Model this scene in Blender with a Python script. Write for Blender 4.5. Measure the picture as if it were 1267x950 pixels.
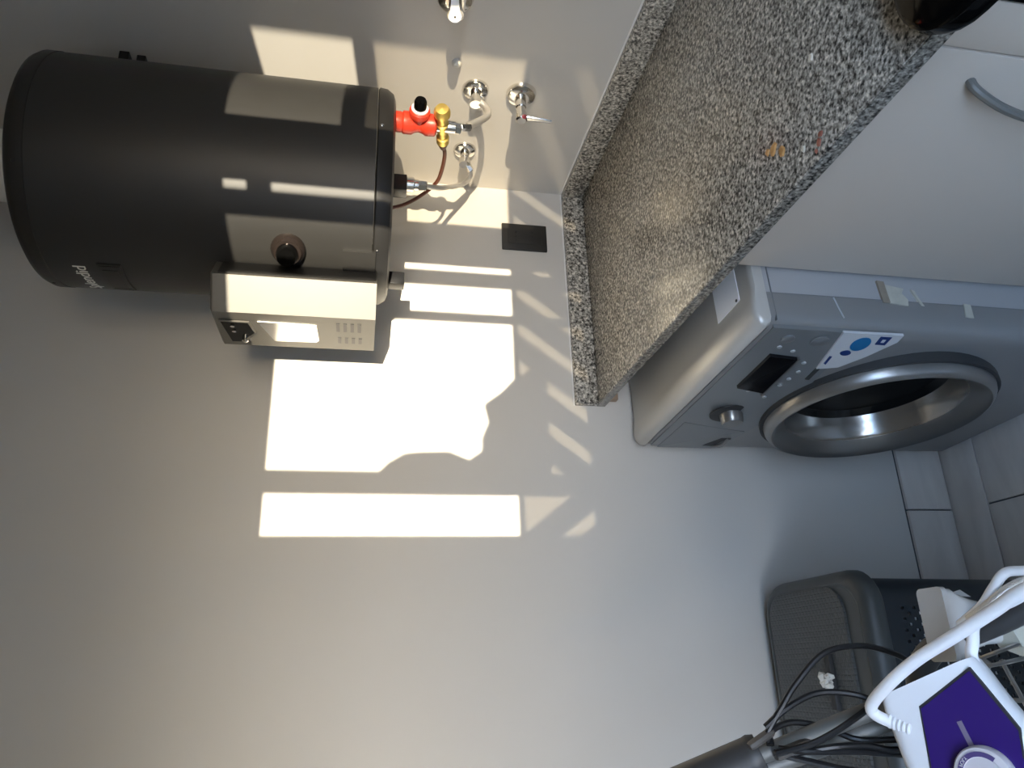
import bpy, bmesh, math, random
from mathutils import Vector, Matrix

random.seed(4)
S = bpy.context.scene
for o in list(bpy.data.objects):
    bpy.data.objects.remove(o)
COL = S.collection
V = Vector
PI = math.pi

# ------------------------------------------------------------------ camera
cam_d = bpy.data.cameras.new('camera')
cam = bpy.data.objects.new('camera', cam_d)
COL.objects.link(cam)
ROWS = [(-0.03242337, -0.19266075, -0.98072961), (-0.93354562, 0.35631607, -0.03913355), (0.35698921, 0.91428699, -0.19141057)]
r_, d_, f_ = [V(x).normalized() for x in ROWS]          # the phone was held on its side
cam.matrix_world = Matrix((
    (r_.x, -d_.x, -f_.x, -1.2041), (r_.y, -d_.y, -f_.y, -1.6491), (r_.z, -d_.z, -f_.z, 1.4821), (0, 0, 0, 1)))
cam_d.sensor_fit = 'HORIZONTAL'
cam_d.sensor_width = 36
cam_d.lens = 26.165
cam_d.clip_start = 0.02
S.camera = cam

# ------------------------------------------------------------------ light
SUN_DIR = V((0.30, 1.0, -0.10)).normalized()            # travel direction of the low sun
wd = bpy.data.worlds.new('sky')
S.world = wd
wd.use_nodes = True
nt = wd.node_tree
nt.nodes.clear()
wo = nt.nodes.new('ShaderNodeOutputWorld')
bg = nt.nodes.new('ShaderNodeBackground')
tcw = nt.nodes.new('ShaderNodeTexCoord')
sxyz = nt.nodes.new('ShaderNodeSeparateXYZ')
ramp = nt.nodes.new('ShaderNodeValToRGB')               # clear evening sky, a function of elevation alone
mr = nt.nodes.new('ShaderNodeMapRange')
mr.inputs['From Min'].default_value = -1.0
el = ramp.color_ramp.elements
el[0].position = 0.49; el[0].color = (0.16, 0.15, 0.13, 1)
el[1].position = 1.0; el[1].color = (0.28, 0.54, 1.10, 1)
x_ = el.new(0.505); x_.color = (0.80, 0.76, 0.70, 1)
x_ = el.new(0.60); x_.color = (0.52, 0.70, 0.98, 1)
x_ = el.new(0.75); x_.color = (0.43, 0.68, 1.10, 1)
nt.links.new(tcw.outputs['Generated'], sxyz.inputs[0])
nt.links.new(sxyz.outputs['Z'], mr.inputs['Value'])
nt.links.new(mr.outputs[0], ramp.inputs[0])
# soft warm aureole of the low sun
dt = nt.nodes.new('ShaderNodeVectorMath'); dt.operation = 'DOT_PRODUCT'
dt.inputs[1].default_value = tuple(-SUN_DIR)
nt.links.new(tcw.outputs['Generated'], dt.inputs[0])
gl = nt.nodes.new('ShaderNodeMath'); gl.operation = 'POWER'; gl.use_clamp = True
gl.inputs[1].default_value = 60.0
nt.links.new(dt.outputs['Value'], gl.inputs[0])
gm = nt.nodes.new('ShaderNodeMixRGB'); gm.blend_type = 'ADD'
gm.inputs[0].default_value = 1.0
gc = nt.nodes.new('ShaderNodeMixRGB')
gc.inputs[1].default_value = (0, 0, 0, 1); gc.inputs[2].default_value = (2.4, 1.9, 1.2, 1)
nt.links.new(gl.outputs[0], gc.inputs[0])
nt.links.new(ramp.outputs[0], gm.inputs[1]); nt.links.new(gc.outputs[0], gm.inputs[2])
nt.links.new(gm.outputs[0], bg.inputs[0])
bg.inputs['Strength'].default_value = 14.0
nt.links.new(bg.outputs[0], wo.inputs[0])

sun_d = bpy.data.lights.new('sun', 'SUN')
sun = bpy.data.objects.new('sun', sun_d)
COL.objects.link(sun)
sun.rotation_euler = (-SUN_DIR).to_track_quat('Z', 'Y').to_euler()
sun.location = (-3, -6, 3)
sun_d.energy = 11.0
sun_d.angle = math.radians(0.2)
sun_d.color = (1.0, 0.89, 0.69)

po_d = bpy.data.lights.new('opening_portal', 'AREA')     # guides sky sampling to the glazed front; gives no light itself
po_d.shape = 'RECTANGLE'; po_d.size = 2.2; po_d.size_y = 2.0
po_d.cycles.is_portal = True
po = bpy.data.objects.new('opening_portal', po_d); COL.objects.link(po)
po.location = (-1.77, -2.72, 1.0); po.rotation_euler = (math.radians(90), 0, 0)

S.view_settings.view_transform = 'Standard'
S.view_settings.look = 'None'
S.view_settings.gamma = 1.0
S.view_settings.use_curve_mapping = False
S.view_settings.exposure = 0.58

# ------------------------------------------------------------------ materials
def mat(name, col, rough=0.5, metal=0.0, var=0.0, vscale=8.0, bump=0.0, bscale=200.0, spec=0.5, trans=0.0, coat=0.0):
    m = bpy.data.materials.new(name)
    m.use_nodes = True
    n = m.node_tree
    b = n.nodes['Principled BSDF']
    b.inputs['Base Color'].default_value = (*col, 1)
    b.inputs['Roughness'].default_value = rough
    b.inputs['Metallic'].default_value = metal
    b.inputs['Specular IOR Level'].default_value = spec
    b.inputs['Transmission Weight'].default_value = trans
    b.inputs['Coat Weight'].default_value = coat
    tc = n.nodes.new('ShaderNodeTexCoord')
    if var:
        nz = n.nodes.new('ShaderNodeTexNoise')
        nz.inputs['Scale'].default_value = vscale
        nz.inputs['Detail'].default_value = 4
        n.links.new(tc.outputs['Object'], nz.inputs['Vector'])
        mx = n.nodes.new('ShaderNodeMixRGB')
        mx.inputs[1].default_value = (*[c * (1 - var) for c in col], 1)
        mx.inputs[2].default_value = (*[min(1, c * (1 + var)) for c in col], 1)
        n.links.new(nz.outputs[0], mx.inputs[0])
        n.links.new(mx.outputs[0], b.inputs['Base Color'])
    if bump:
        nb = n.nodes.new('ShaderNodeTexNoise')
        nb.inputs['Scale'].default_value = bscale
        n.links.new(tc.outputs['Object'], nb.inputs['Vector'])
        bp = n.nodes.new('ShaderNodeBump')
        bp.inputs['Strength'].default_value = bump
        bp.inputs['Distance'].default_value = 0.002
        n.links.new(nb.outputs[0], bp.inputs['Height'])
        n.links.new(bp.outputs[0], b.inputs['Normal'])
    return m

M = {}
M['wall'] = mat('wall_paint', (0.61, 0.58, 0.53), 0.42, var=0.03, vscale=3, bump=0.05, bscale=60)
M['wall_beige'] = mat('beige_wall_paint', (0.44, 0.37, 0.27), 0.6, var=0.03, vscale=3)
M['ceiling'] = mat('ceiling_paint', (0.34, 0.28, 0.20), 0.8, var=0.02)
M['caulk'] = mat('white_caulk', (0.75, 0.74, 0.71), 0.5)
M['frame'] = mat('window_frame_metal', (0.20, 0.19, 0.18), 0.45, 0.6)
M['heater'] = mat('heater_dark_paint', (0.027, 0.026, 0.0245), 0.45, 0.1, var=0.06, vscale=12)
M['heater_cap'] = mat('heater_cap_paint', (0.022, 0.021, 0.020), 0.42, 0.1)
M['silver'] = mat('silver_paint', (0.115, 0.108, 0.094), 0.42, 0.25, var=0.04, vscale=20)
M['chrome'] = mat('chrome', (0.78, 0.76, 0.72), 0.14, 1.0)
M['steel'] = mat('braided_steel', (0.78, 0.75, 0.70), 0.40, 0.75, bump=0.6, bscale=900)
M['brass'] = mat('brass', (0.92, 0.66, 0.18), 0.38, 0.8)
M['red'] = mat('red_plastic', (0.70, 0.055, 0.025), 0.35)
M['black'] = mat('black_plastic', (0.012, 0.012, 0.013), 0.35, var=0.1)
M['gloss_black'] = mat('glossy_black_enamel', (0.003, 0.003, 0.003), 0.07, spec=0.08)
M['white_print'] = mat('white_print', (0.72, 0.70, 0.64), 0.5)
M['white'] = mat('white_plastic', (0.88, 0.89, 0.91), 0.32, var=0.02)
M['brown_tube'] = mat('brown_tube', (0.15, 0.045, 0.022), 0.35)
M['knob'] = mat('dark_bronze_knob', (0.045, 0.034, 0.030), 0.18, 0.6)
M['outlet'] = mat('dark_grey_outlet', (0.024, 0.023, 0.021), 0.45)
M['cabinet'] = mat('grey_laminate', (0.58, 0.51, 0.43), 0.40, var=0.02)
M['carcass'] = mat('cabinet_carcass', (0.25, 0.25, 0.24), 0.6)
M['washer'] = mat('washer_silver', (0.25, 0.245, 0.24), 0.36, 0.35, var=0.03, vscale=15)
M['washer_side'] = mat('washer_side_grey', (0.37, 0.365, 0.36), 0.38, 0.2, var=0.02)
M['washer_top'] = mat('washer_top_grey', (0.50, 0.48, 0.44), 0.33, 0.2)
M['panel'] = mat('washer_panel_grey', (0.20, 0.21, 0.215), 0.33, 0.25)
M['ring'] = mat('door_ring_metal', (0.27, 0.262, 0.25), 0.30, 0.75)
M['display'] = mat('black_display', (0.004, 0.004, 0.005), 0.12)
M['bowl'] = mat('dark_door_glass', (0.008, 0.008, 0.008), 0.05, spec=0.35)
M['mark'] = mat('light_grey_print', (0.42, 0.43, 0.44), 0.5)
M['sticker'] = mat('white_sticker', (0.52, 0.53, 0.54), 0.4)
M['blue'] = mat('blue_print', (0.01, 0.13, 0.30), 0.4)
M['navy'] = mat('navy_print', (0.012, 0.035, 0.14), 0.4)
M['tape'] = mat('yellowed_tape', (0.45, 0.43, 0.36), 0.3, var=0.2, vscale=60)
M['tape_brown'] = mat('brown_glue', (0.25, 0.21, 0.16), 0.5, var=0.2, vscale=80)
M['hamper'] = mat('charcoal_plastic', (0.058, 0.064, 0.064), 0.42)
M['hamper_body'] = mat('dark_charcoal_plastic', (0.020, 0.025, 0.030), 0.45)
M['linen'] = mat('pale_linen', (0.85, 0.85, 0.84), 0.8, var=0.1)
M['tube_steel'] = mat('painted_grey_tube', (0.19, 0.185, 0.17), 0.5, 0.3)
M['dark_tube'] = mat('dark_tube', (0.055, 0.054, 0.054), 0.45, 0.2)
M['wire'] = mat('zinc_wire', (0.36, 0.35, 0.33), 0.3, 0.9)
M['cord_white'] = mat('white_cord', (0.90, 0.90, 0.91), 0.5, var=0.03, vscale=200)
M['cable'] = mat('black_cable', (0.008, 0.008, 0.009), 0.4)
M['plug'] = mat('grey_brown_plug', (0.10, 0.09, 0.08), 0.45)
M['cream'] = mat('cream_cover', (0.55, 0.52, 0.42), 0.8, var=0.05)
M['purple_print'] = mat('purple_print', (0.10, 0.07, 0.20), 0.4)
M['dial'] = mat('dial_white', (0.66, 0.62, 0.63), 0.4)
M['scale_line'] = mat('grey_scale_line', (0.22, 0.18, 0.26), 0.4)
M['wood'] = mat('batten_wood', (0.35, 0.25, 0.17), 0.6, var=0.2, vscale=30)
M['parapet'] = mat('balcony_screen', (0.30, 0.28, 0.25), 0.8, var=0.1)
M['towel'] = mat('hanging_towel', (0.35, 0.30, 0.26), 0.95, var=0.1)
M['crumb'] = mat('orange_crumb', (0.62, 0.34, 0.12), 0.6, var=0.2, vscale=90)
M['flake'] = mat('pale_flake', (0.72, 0.68, 0.58), 0.6)
M['rust'] = mat('red_brown_smear', (0.36, 0.13, 0.09), 0.6, var=0.25, vscale=90)
M['gasket'] = mat('dark_joint', (0.03, 0.03, 0.03), 0.6)
M['bowl_rim'] = mat('polished_bowl_rim', (0.32, 0.305, 0.28), 0.20, 0.8)
M['seam'] = mat('seam_grey', (0.16, 0.165, 0.17), 0.5)
M['redbead'] = mat('red_dot', (0.30, 0.02, 0.03), 0.4)

def granite(k=1.0, rough=0.22):
    m = mat('grey_granite', (0.3, 0.3, 0.3), rough)
    n = m.node_tree
    b = n.nodes['Principled BSDF']
    tc = n.nodes.new('ShaderNodeTexCoord')
    a = n.nodes.new('ShaderNodeTexNoise'); a.inputs['Scale'].default_value = 170; a.inputs['Detail'].default_value = 3; a.inputs['Roughness'].default_value = 0.6
    n.links.new(tc.outputs['Object'], a.inputs['Vector'])
    rp = n.nodes.new('ShaderNodeValToRGB')
    e = rp.color_ramp.elements
    e[0].position = 0.36; e[0].color = (0.050, 0.045, 0.038, 1)
    e[1].position = 0.66; e[1].color = (0.78, 0.72, 0.61, 1)
    x = e.new(0.46); x.color = (0.28, 0.255, 0.215, 1)
    x = e.new(0.56); x.color = (0.52, 0.48, 0.41, 1)
    n.links.new(a.outputs[0], rp.inputs[0])
    v = n.nodes.new('ShaderNodeTexVoronoi'); v.inputs['Scale'].default_value = 230
    n.links.new(tc.outputs['Object'], v.inputs['Vector'])
    sp = n.nodes.new('ShaderNodeSeparateColor')
    n.links.new(v.outputs['Color'], sp.inputs[0])
    rv = n.nodes.new('ShaderNodeValToRGB')
    rv.color_ramp.elements[0].position = 0.15; rv.color_ramp.elements[0].color = (0.45 * k, 0.45 * k, 0.45 * k, 1)
    rv.color_ramp.elements[1].position = 0.85; rv.color_ramp.elements[1].color = (1.15 * k, 1.15 * k, 1.15 * k, 1)
    n.links.new(sp.outputs[0], rv.inputs[0])
    mx = n.nodes.new('ShaderNodeMixRGB'); mx.blend_type = 'MULTIPLY'; mx.inputs[0].default_value = 0.8
    n.links.new(rp.outputs[0], mx.inputs[1]); n.links.new(rv.outputs[0], mx.inputs[2])
    n.links.new(mx.outputs[0], b.inputs['Base Color'])
    return m
M['granite'] = granite()
M['granite_edge'] = granite(0.45, 0.10)                # front edge: darker, glossier version of the top's granite

def tile_mat():
    m = mat('grey_marble_tile', (0.3, 0.3, 0.3), 0.30)
    n = m.node_tree
    b = n.nodes['Principled BSDF']
    tc = n.nodes.new('ShaderNodeTexCoord')
    oi = n.nodes.new('ShaderNodeObjectInfo')
    mp = n.nodes.new('ShaderNodeMapping'); mp.inputs['Scale'].default_value = (3, 14, 14)
    ad = n.nodes.new('ShaderNodeVectorMath'); ad.operation = 'ADD'
    n.links.new(tc.outputs['Object'], ad.inputs[0]); n.links.new(oi.outputs['Location'], ad.inputs[1])
    n.links.new(ad.outputs[0], mp.inputs[0])
    z = n.nodes.new('ShaderNodeTexNoise'); z.inputs['Scale'].default_value = 1.0; z.inputs['Detail'].default_value = 6; z.inputs['Distortion'].default_value = 0.6
    n.links.new(mp.outputs[0], z.inputs['Vector'])
    rp = n.nodes.new('ShaderNodeValToRGB')
    rp.color_ramp.elements[0].position = 0.3; rp.color_ramp.elements[0].color = (0.52, 0.47, 0.42, 1)
    rp.color_ramp.elements[1].position = 0.7; rp.color_ramp.elements[1].color = (0.68, 0.63, 0.57, 1)
    n.links.new(z.outputs[0], rp.inputs[0])
    n.links.new(rp.outputs[0], b.inputs['Base Color'])
    return m
M['tile'] = tile_mat()
M['grout'] = mat('dark_grout', (0.10, 0.10, 0.10), 0.9)

def glass_mat(name, trans, tint, frost):
    """thin pane: part straight through, part scattered, plus a weak mirror"""
    m = bpy.data.materials.new(name)
    m.use_nodes = True
    n = m.node_tree
    n.nodes.clear()
    out = n.nodes.new('ShaderNodeOutputMaterial')
    t = n.nodes.new('ShaderNodeBsdfTransparent'); t.inputs[0].default_value = (*[c * trans for c in tint], 1)
    g = n.nodes.new('ShaderNodeBsdfGlossy'); g.inputs['Roughness'].default_value = 0.03
    mx = n.nodes.new('ShaderNodeMixShader'); mx.inputs[0].default_value = 0.05
    n.links.new(g.outputs[0], mx.inputs[2])
    if frost:
        d = n.nodes.new('ShaderNodeBsdfTranslucent'); d.inputs[0].default_value = (*[c * frost for c in tint], 1)
        ad = n.nodes.new('ShaderNodeAddShader')
        n.links.new(t.outputs[0], ad.inputs[0]); n.links.new(d.outputs[0], ad.inputs[1])
        n.links.new(ad.outputs[0], mx.inputs[1])
    else:
        n.links.new(t.outputs[0], mx.inputs[1])
    n.links.new(mx.outputs[0], out.inputs[0])
    return m
M['clear'] = glass_mat('clear_pane', 0.95, (1, 1, 1), 0)
M['half'] = glass_mat('obscured_pane', 0.64, (1, 0.97, 0.92), 0.30)
M['frost'] = glass_mat('frosted_pane', 0.30, (1, 0.97, 0.92), 0.22)

def clear_plastic():
    m = bpy.data.materials.new('clear_plastic')
    m.use_nodes = True
    n = m.node_tree
    b = n.nodes['Principled BSDF']
    b.inputs['Base Color'].default_value = (0.82, 0.80, 0.76, 1)
    b.inputs['Roughness'].default_value = 0.22
    b.inputs['Alpha'].default_value = 0.62
    return m
M['plastic'] = clear_plastic()

def lid_mat():
    m = mat('woven_lid_plastic', (0.075, 0.080, 0.078), 0.45)
    n = m.node_tree
    b = n.nodes['Principled BSDF']
    tc = n.nodes.new('ShaderNodeTexCoord')
    w = n.nodes.new('ShaderNodeTexBrick')
    w.inputs['Scale'].default_value = 1.0
    w.inputs['Mortar Size'].default_value = 0.0022
    w.inputs['Mortar Smooth'].default_value = 0.6
    w.inputs['Brick Width'].default_value = 0.012
    w.inputs['Row Height'].default_value = 0.010
    w.inputs['Color1'].default_value = (1, 1, 1, 1); w.inputs['Color2'].default_value = (0.9, 0.9, 0.9, 1); w.inputs['Mortar'].default_value = (0, 0, 0, 1)
    sw = n.nodes.new('ShaderNodeMapping'); sw.inputs['Rotation'].default_value = (0, 0, PI / 2)
    n.links.new(tc.outputs['Object'], sw.inputs[0]); n.links.new(sw.outputs[0], w.inputs['Vector'])
    bp = n.nodes.new('ShaderNodeBump'); bp.inputs['Strength'].default_value = 0.8; bp.inputs['Distance'].default_value = 0.0025
    n.links.new(w.outputs['Color'], bp.inputs['Height']); n.links.new(bp.outputs[0], b.inputs['Normal'])
    return m
M['lid'] = lid_mat()

def purple():
    m = mat('purple_tank', (0.032, 0.012, 0.16), 0.10, coat=0.6)
    return m
M['purple'] = purple()

# ------------------------------------------------------------------ mesh helpers
class MB:
    def __init__(s): s.bm = bmesh.new()
    def box(s, c, d, bev=0.0, mx=None, seg=2):
        m = Matrix.Translation(V(c)) @ Matrix.Diagonal((d[0], d[1], d[2], 1))
        if mx: m = mx @ m
        r = bmesh.ops.create_cube(s.bm, size=1, matrix=m)
        if bev:
            ed = list({e for v in r['verts'] for e in v.link_edges})
            bmesh.ops.bevel(s.bm, geom=ed, offset=bev, segments=seg, profile=0.5, affect='EDGES')
        return s
    def span(s, a, b, bev=0.0):
        return s.box([(x + y) / 2 for x, y in zip(a, b)], [abs(y - x) for x, y in zip(a, b)], bev)
    def rings(s, loops, closed=True, cap0=True, cap1=True):
        vs = [[s.bm.verts.new(p) for p in lp] for lp in loops]
        n = len(loops[0])
        for a, b in zip(vs[:-1], vs[1:]):
            for i in range(n if closed else n - 1):
                j = (i + 1) % n
                s.bm.faces.new((a[i], a[j], b[j], b[i]))
        if cap0: s.bm.faces.new(list(reversed(vs[0])))
        if cap1: s.bm.faces.new(vs[-1])
        return s
    def tube(s, pts, r, seg=10, smooth=0, flat=1.0):
        pts = [V(p) for p in pts]
        if smooth: pts = spline(pts, smooth)
        rr = r if isinstance(r, (list, tuple)) else [r] * len(pts)
        if len(rr) != len(pts): rr = [rr[min(len(rr) - 1, int(i * len(rr) / len(pts)))] for i in range(len(pts))]
        t = (pts[1] - pts[0]).normalized()
        up = V((0, 0, 1)) if abs(t.z) < 0.9 else V((1, 0, 0))
        u = t.cross(up).normalized()
        loops = []
        for i, p in enumerate(pts):
            a = pts[max(0, i - 1)]; b = pts[min(len(pts) - 1, i + 1)]
            t = (b - a).normalized()
            u = (u - t * u.dot(t)).normalized()
            w = t.cross(u)
            loops.append([p + (u * math.cos(2 * PI * k / seg) + w * math.sin(2 * PI * k / seg) * flat) * rr[i] for k in range(seg)])
        return s.rings(loops)
    def lathe(s, prof, mx, seg=32, cap0=True, cap1=True):
        """profile of (radius, height) along local z of mx"""
        loops = [[mx @ V((r * math.cos(2 * PI * k / seg), r * math.sin(2 * PI * k / seg), h)) for k in range(seg)] for r, h in prof]
        return s.rings(loops, True, cap0, cap1)
    def prism(s, poly, z0, z1, mx=None, bev=0):
        mx = mx or Matrix()
        n0 = len(s.bm.verts)
        s.rings([[mx @ V((x, y, z0)) for x, y in poly], [mx @ V((x, y, z1)) for x, y in poly]])
        if bev:
            s.bm.verts.ensure_lookup_table()
            vs = s.bm.verts[n0:]
            ed = list({e for v in vs for e in v.link_edges})
            bmesh.ops.bevel(s.bm, geom=ed, offset=bev, segments=2, profile=0.5, affect='EDGES')
        return s
    def build(s, name, m, parent=None, angle=35, loc=None):
        bmesh.ops.recalc_face_normals(s.bm, faces=s.bm.faces)
        me = bpy.data.meshes.new(name)
        if loc is not None:
            for v in s.bm.verts: v.co -= V(loc)
        s.bm.to_mesh(me); s.bm.free()
        for p in me.polygons: p.use_smooth = True
        me.set_sharp_from_angle(angle=math.radians(angle))
        me.materials.append(m)
        o = bpy.data.objects.new(name, me)
        COL.objects.link(o)
        if loc is not None: o.location = loc
        if parent:
            o.parent = parent
            o.matrix_parent_inverse = WORLD(parent).inverted()
        return o

def WORLD(o):
    m = Matrix.LocRotScale(o.location, o.rotation_euler, o.scale)
    if o.parent: m = WORLD(o.parent) @ o.matrix_parent_inverse @ m
    return m

def spline(p, n):
    out = []
    q = [p[0] * 2 - p[1]] + p + [p[-1] * 2 - p[-2]]
    for i in range(1, len(q) - 2):
        for k in range(n):
            t = k / n
            a, b, c, d = q[i - 1], q[i], q[i + 1], q[i + 2]
            out.append(0.5 * ((2 * b) + (c - a) * t + (2 * a - 5 * b + 4 * c - d) * t * t + (3 * b - a - 3 * c + d) * t ** 3))
    out.append(p[-1])
    return out

def frame(o, z, x=None):
    z = V(z).normalized()
    x = V(x) if x else (V((0, 0, 1)) if abs(z.z) < 0.9 else V((1, 0, 0)))
    x = (x - z * x.dot(z)).normalized()
    y = z.cross(x)
    o = V(o)
    return Matrix(((x.x, y.x, z.x, o.x), (x.y, y.y, z.y, o.y), (x.z, y.z, z.z, o.z), (0, 0, 0, 1)))

def rrect(w, h, r, n=5, cx=0, cy=0):
    out = []
    for sx, sy, a0 in ((1, 1, 0), (-1, 1, 90), (-1, -1, 180), (1, -1, 270)):
        for k in range(n + 1):
            a = math.radians(a0 + 90 * k / n)
            out.append((cx + sx * (w / 2 - r) + r * math.cos(a), cy + sy * (h / 2 - r) + r * math.sin(a)))
    return out

def tag(o, label=None, cat=None, group=None, kind=None):
    if label: o['label'] = label
    if cat: o['category'] = cat
    if group: o['group'] = group
    if kind: o['kind'] = kind
    return o

def thing(name, loc, label, cat, group=None):
    o = bpy.data.objects.new(name, None)
    o.empty_display_size = 0.05
    COL.objects.link(o)
    o.location = loc
    return tag(o, label, cat, group)

def text_mesh(txt, size, align='CENTER'):
    cu = bpy.data.curves.new('lettering', 'FONT')
    cu.body = txt; cu.size = size; cu.align_x = align; cu.align_y = 'CENTER'
    cu.extrude = 0.0004
    o = bpy.data.objects.new('lettering_source', cu)
    COL.objects.link(o)
    bpy.context.view_layer.update()
    dg = bpy.context.evaluated_depsgraph_get()
    me = bpy.data.meshes.new_from_object(o.evaluated_get(dg))
    bpy.data.objects.remove(o)
    bpy.data.curves.remove(cu)
    return me

# ------------------------------------------------------------------ setting
XL, YF, ZC = -2.95, -2.70, 2.46
def struct(o):
    o['kind'] = 'structure'
    return o
struct(MB().span((XL - 0.12, 0, -0.05), (0.12, 0.12, ZC)).build('wall_back', M['wall']))
struct(MB().span((0, YF - 0.1, -0.05), (0.12, 0, ZC)).build('wall_right', M['wall']))
struct(MB().span((XL - 0.12, YF - 0.1, -0.05), (XL, 0, ZC)).build('wall_left', M['wall_beige']))
struct(MB().span((XL - 0.12, YF - 0.1, ZC), (0.12, 0.12, ZC + 0.1)).build('ceiling', M['ceiling']))
OX0, OX1, OZ1 = -2.85, -0.675, 1.97                      # glazed opening in the wall behind the camera
fw = MB()
fw.span((XL, YF - 0.1, -0.05), (OX0, YF, ZC)).span((OX1, YF - 0.1, -0.05), (0, YF, ZC)).span((OX0, YF - 0.1, OZ1), (OX1, YF, ZC))
struct(fw.build('wall_front', M['wall_beige']))

fl = struct(MB().span((XL - 0.12, YF - 0.1, -0.14), (0.12, 0.12, -0.006)).build('floor', M['grout']))
def tile(x0, y0, x1, y1, parent, name='tile', z0=-0.008, z1=0.0):
    cx, cy = (x0 + x1) / 2, (y0 + y1) / 2
    return MB().box((cx, cy, (z0 + z1) / 2), (x1 - x0, y1 - y0, z1 - z0), 0.0012).build(name, M['tile'], parent, loc=(cx, cy, 0))
g = 0.0018
rows = [(-0.124, -0.001, -0.57), (-0.424, -0.124, -0.27), (-0.724, -0.424, -0.57), (-1.024, -0.724, -0.27)]
rows += [(-1.024 - 0.3 * (k + 1), -0.724 - 0.3 * (k + 1), -0.57 if k % 2 == 0 else -0.27) for k in range(6)]
for y0, y1, off in rows:
    y0 = max(y0, YF)
    x = off
    while x > XL - 0.6:
        a, b = max(x - 0.6, XL), min(x, 0)
        if b - a > 0.02 and y1 - y0 > 0.02: tile(a + g, y0 + g, b - g, y1 - g, fl)
        x -= 0.6
    if off < 0: tile(off + g, y0 + g, -g, y1 - g, fl)

bb = struct(MB().span((XL, -0.004, 0), (-0.0, 0, 0.13)).build('baseboard_back', M['grout']))
for a, b in ((-0.862, -0.262), (-1.462, -0.862), (-2.062, -1.462), (XL, -2.062)):
    cx = (a + b) / 2
    MB().box((cx, -0.006, 0.0655), (b - a - 2 * g, 0.012, 0.128), 0.0012).build('tile', M['tile'], bb, loc=(cx, -0.006, 0.065))

# the glazed sliding front behind the camera
win = bpy.data.objects.new('window_1', None); COL.objects.link(win); win.location = (-1.5, YF, 0); win['kind'] = 'structure'
def X(u): return u - 0.81
def stile(u0, u1, z0=0.0, z1=OZ1, y=YF - 0.04, d=0.022):
    return MB().span((X(u0), y - d / 2, z0), (X(u1), y + d / 2, z1), 0.001).build('stile', M['frame'], win)
for u0, u1 in ((-0.845, -0.797), (-0.412, -0.391), (-0.313, -0.275), (-0.255, -0.137), (-1.00, -0.940)): stile(u0, u1)
stile(0.133, 0.136)
stile(-1.54, -1.50)
stile(-2.04, -2.00)
MB().span((X(-0.137), YF - 0.051, 1.725), (X(0.133), YF - 0.029, 1.767), 0.001).build('transom', M['frame'], win)
for u0, u1 in ((-0.94, -0.845), (-0.797, -0.412), (-0.391, -0.313), (-0.275, -0.25), (-0.137, 0.133)):
    MB().span((X(u0), YF - 0.046, 1.391), (X(u1), YF - 0.034, 1.400), 0.001).build('transom', M['frame'], win)
def pane(u0, u1, z0, z1, m, y=YF - 0.04):
    return MB().span((X(u0), y - 0.002, z0), (X(u1), y + 0.002, z1)).build('pane', M[m], win)
pane(-0.940, -0.845, 1.40, OZ1, 'clear'); pane(-0.797, -0.412, 1.40, OZ1, 'clear'); pane(-0.391, -0.313, 1.40, OZ1, 'clear')
pane(-0.275, -0.250, 1.40, OZ1, 'clear'); pane(-0.137, 0.133, 1.767, OZ1, 'clear')
pane(-0.137, 0.133, 1.40, 1.725, 'half')
MB().span((X(-0.278), YF - 0.055, 1.885), (X(-0.25), YF - 0.025, 1.925), 0.001).build('latch', M['frame'], win)
for u0, u1 in ((-0.940, -0.845), (-0.797, -0.412), (-0.391, -0.313), (-0.275, -0.25), (-0.137, 0.133)):
    pane(u0, u1, 0.0, 1.391, 'frost')
pane(-1.50, -1.00, 0.0, OZ1, 'clear'); pane(-2.00, -1.54, 0.0, OZ1, 'clear')

struct(MB().prism([(-4.87, -13.0), (-16.0, -13.0), (-16.0, -17.0), (-6.07, -17.0)], -3.0, 3.6).build('added_sun_blocker', M['parapet']))  # unseen block added outside to keep the sun off the left panes
# balcony outside: slab, crossed-slat railing, a towel hung over it
struct(MB().span((-4.5, -3.6, -0.2), (1.5, YF - 0.1, -0.02)).build('trim_1', M['parapet']))
rail = thing('balcony_railing', (-1.7, -3.2, 0), 'slatted balcony railing outside the glazed front', 'railing')
def XR(u): return u - 0.96
ZR = 1.45
MB().span((XR(-0.96), -3.22, ZR - 0.010), (XR(1.2), -3.18, ZR), 0.001).build('top_rail', M['parapet'], rail)
MB().span((XR(-2.6), -3.22, 0), (XR(1.2), -3.18, 1.27)).build('parapet_panel', M['parapet'], rail)
def slats(u0, u1, sgn):
    u = u0
    while u < u1:
        h = ZR - 0.010 - 1.27
        w = 0.070
        a = [(XR(u), 1.27), (XR(u + w), 1.27), (XR(u + w) + sgn * h * 0.75, ZR - 0.010), (XR(u) + sgn * h * 0.75, ZR - 0.010)]
        mb = MB()
        mb.rings([[V((x, -3.205, z)) for x, z in a], [V((x, -3.195, z)) for x, z in a]])
        mb.build('slat', M['parapet'], rail)
        u += 0.105
slats(-0.8325, 0.6, 1)
slats(-1.0745, -0.85, -1)
tw = [(-0.50, 1.05), (-0.55, 1.133), (-0.585, 1.165), (-0.615, 1.204), (-0.655, 1.195), (-0.695, 1.212), (-0.73, 1.212), (-0.754, 1.245), (-0.735, 1.291), (-0.738, 1.36), (-0.742, 1.393), (-0.765, 1.43), (-0.800, 1.463), (-0.825, 1.47), (-0.828, 1.05)]
mb = MB()
mb.rings([[V((u - 0.915, -3.06, v + 0.305)) for u, v in tw], [V((u - 0.915, -3.03, v + 0.305)) for u, v in tw]])
tag(mb.build('hanging_towel', M['towel']), 'rumpled towel hung outside in front of the balcony railing', 'towel')

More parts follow.
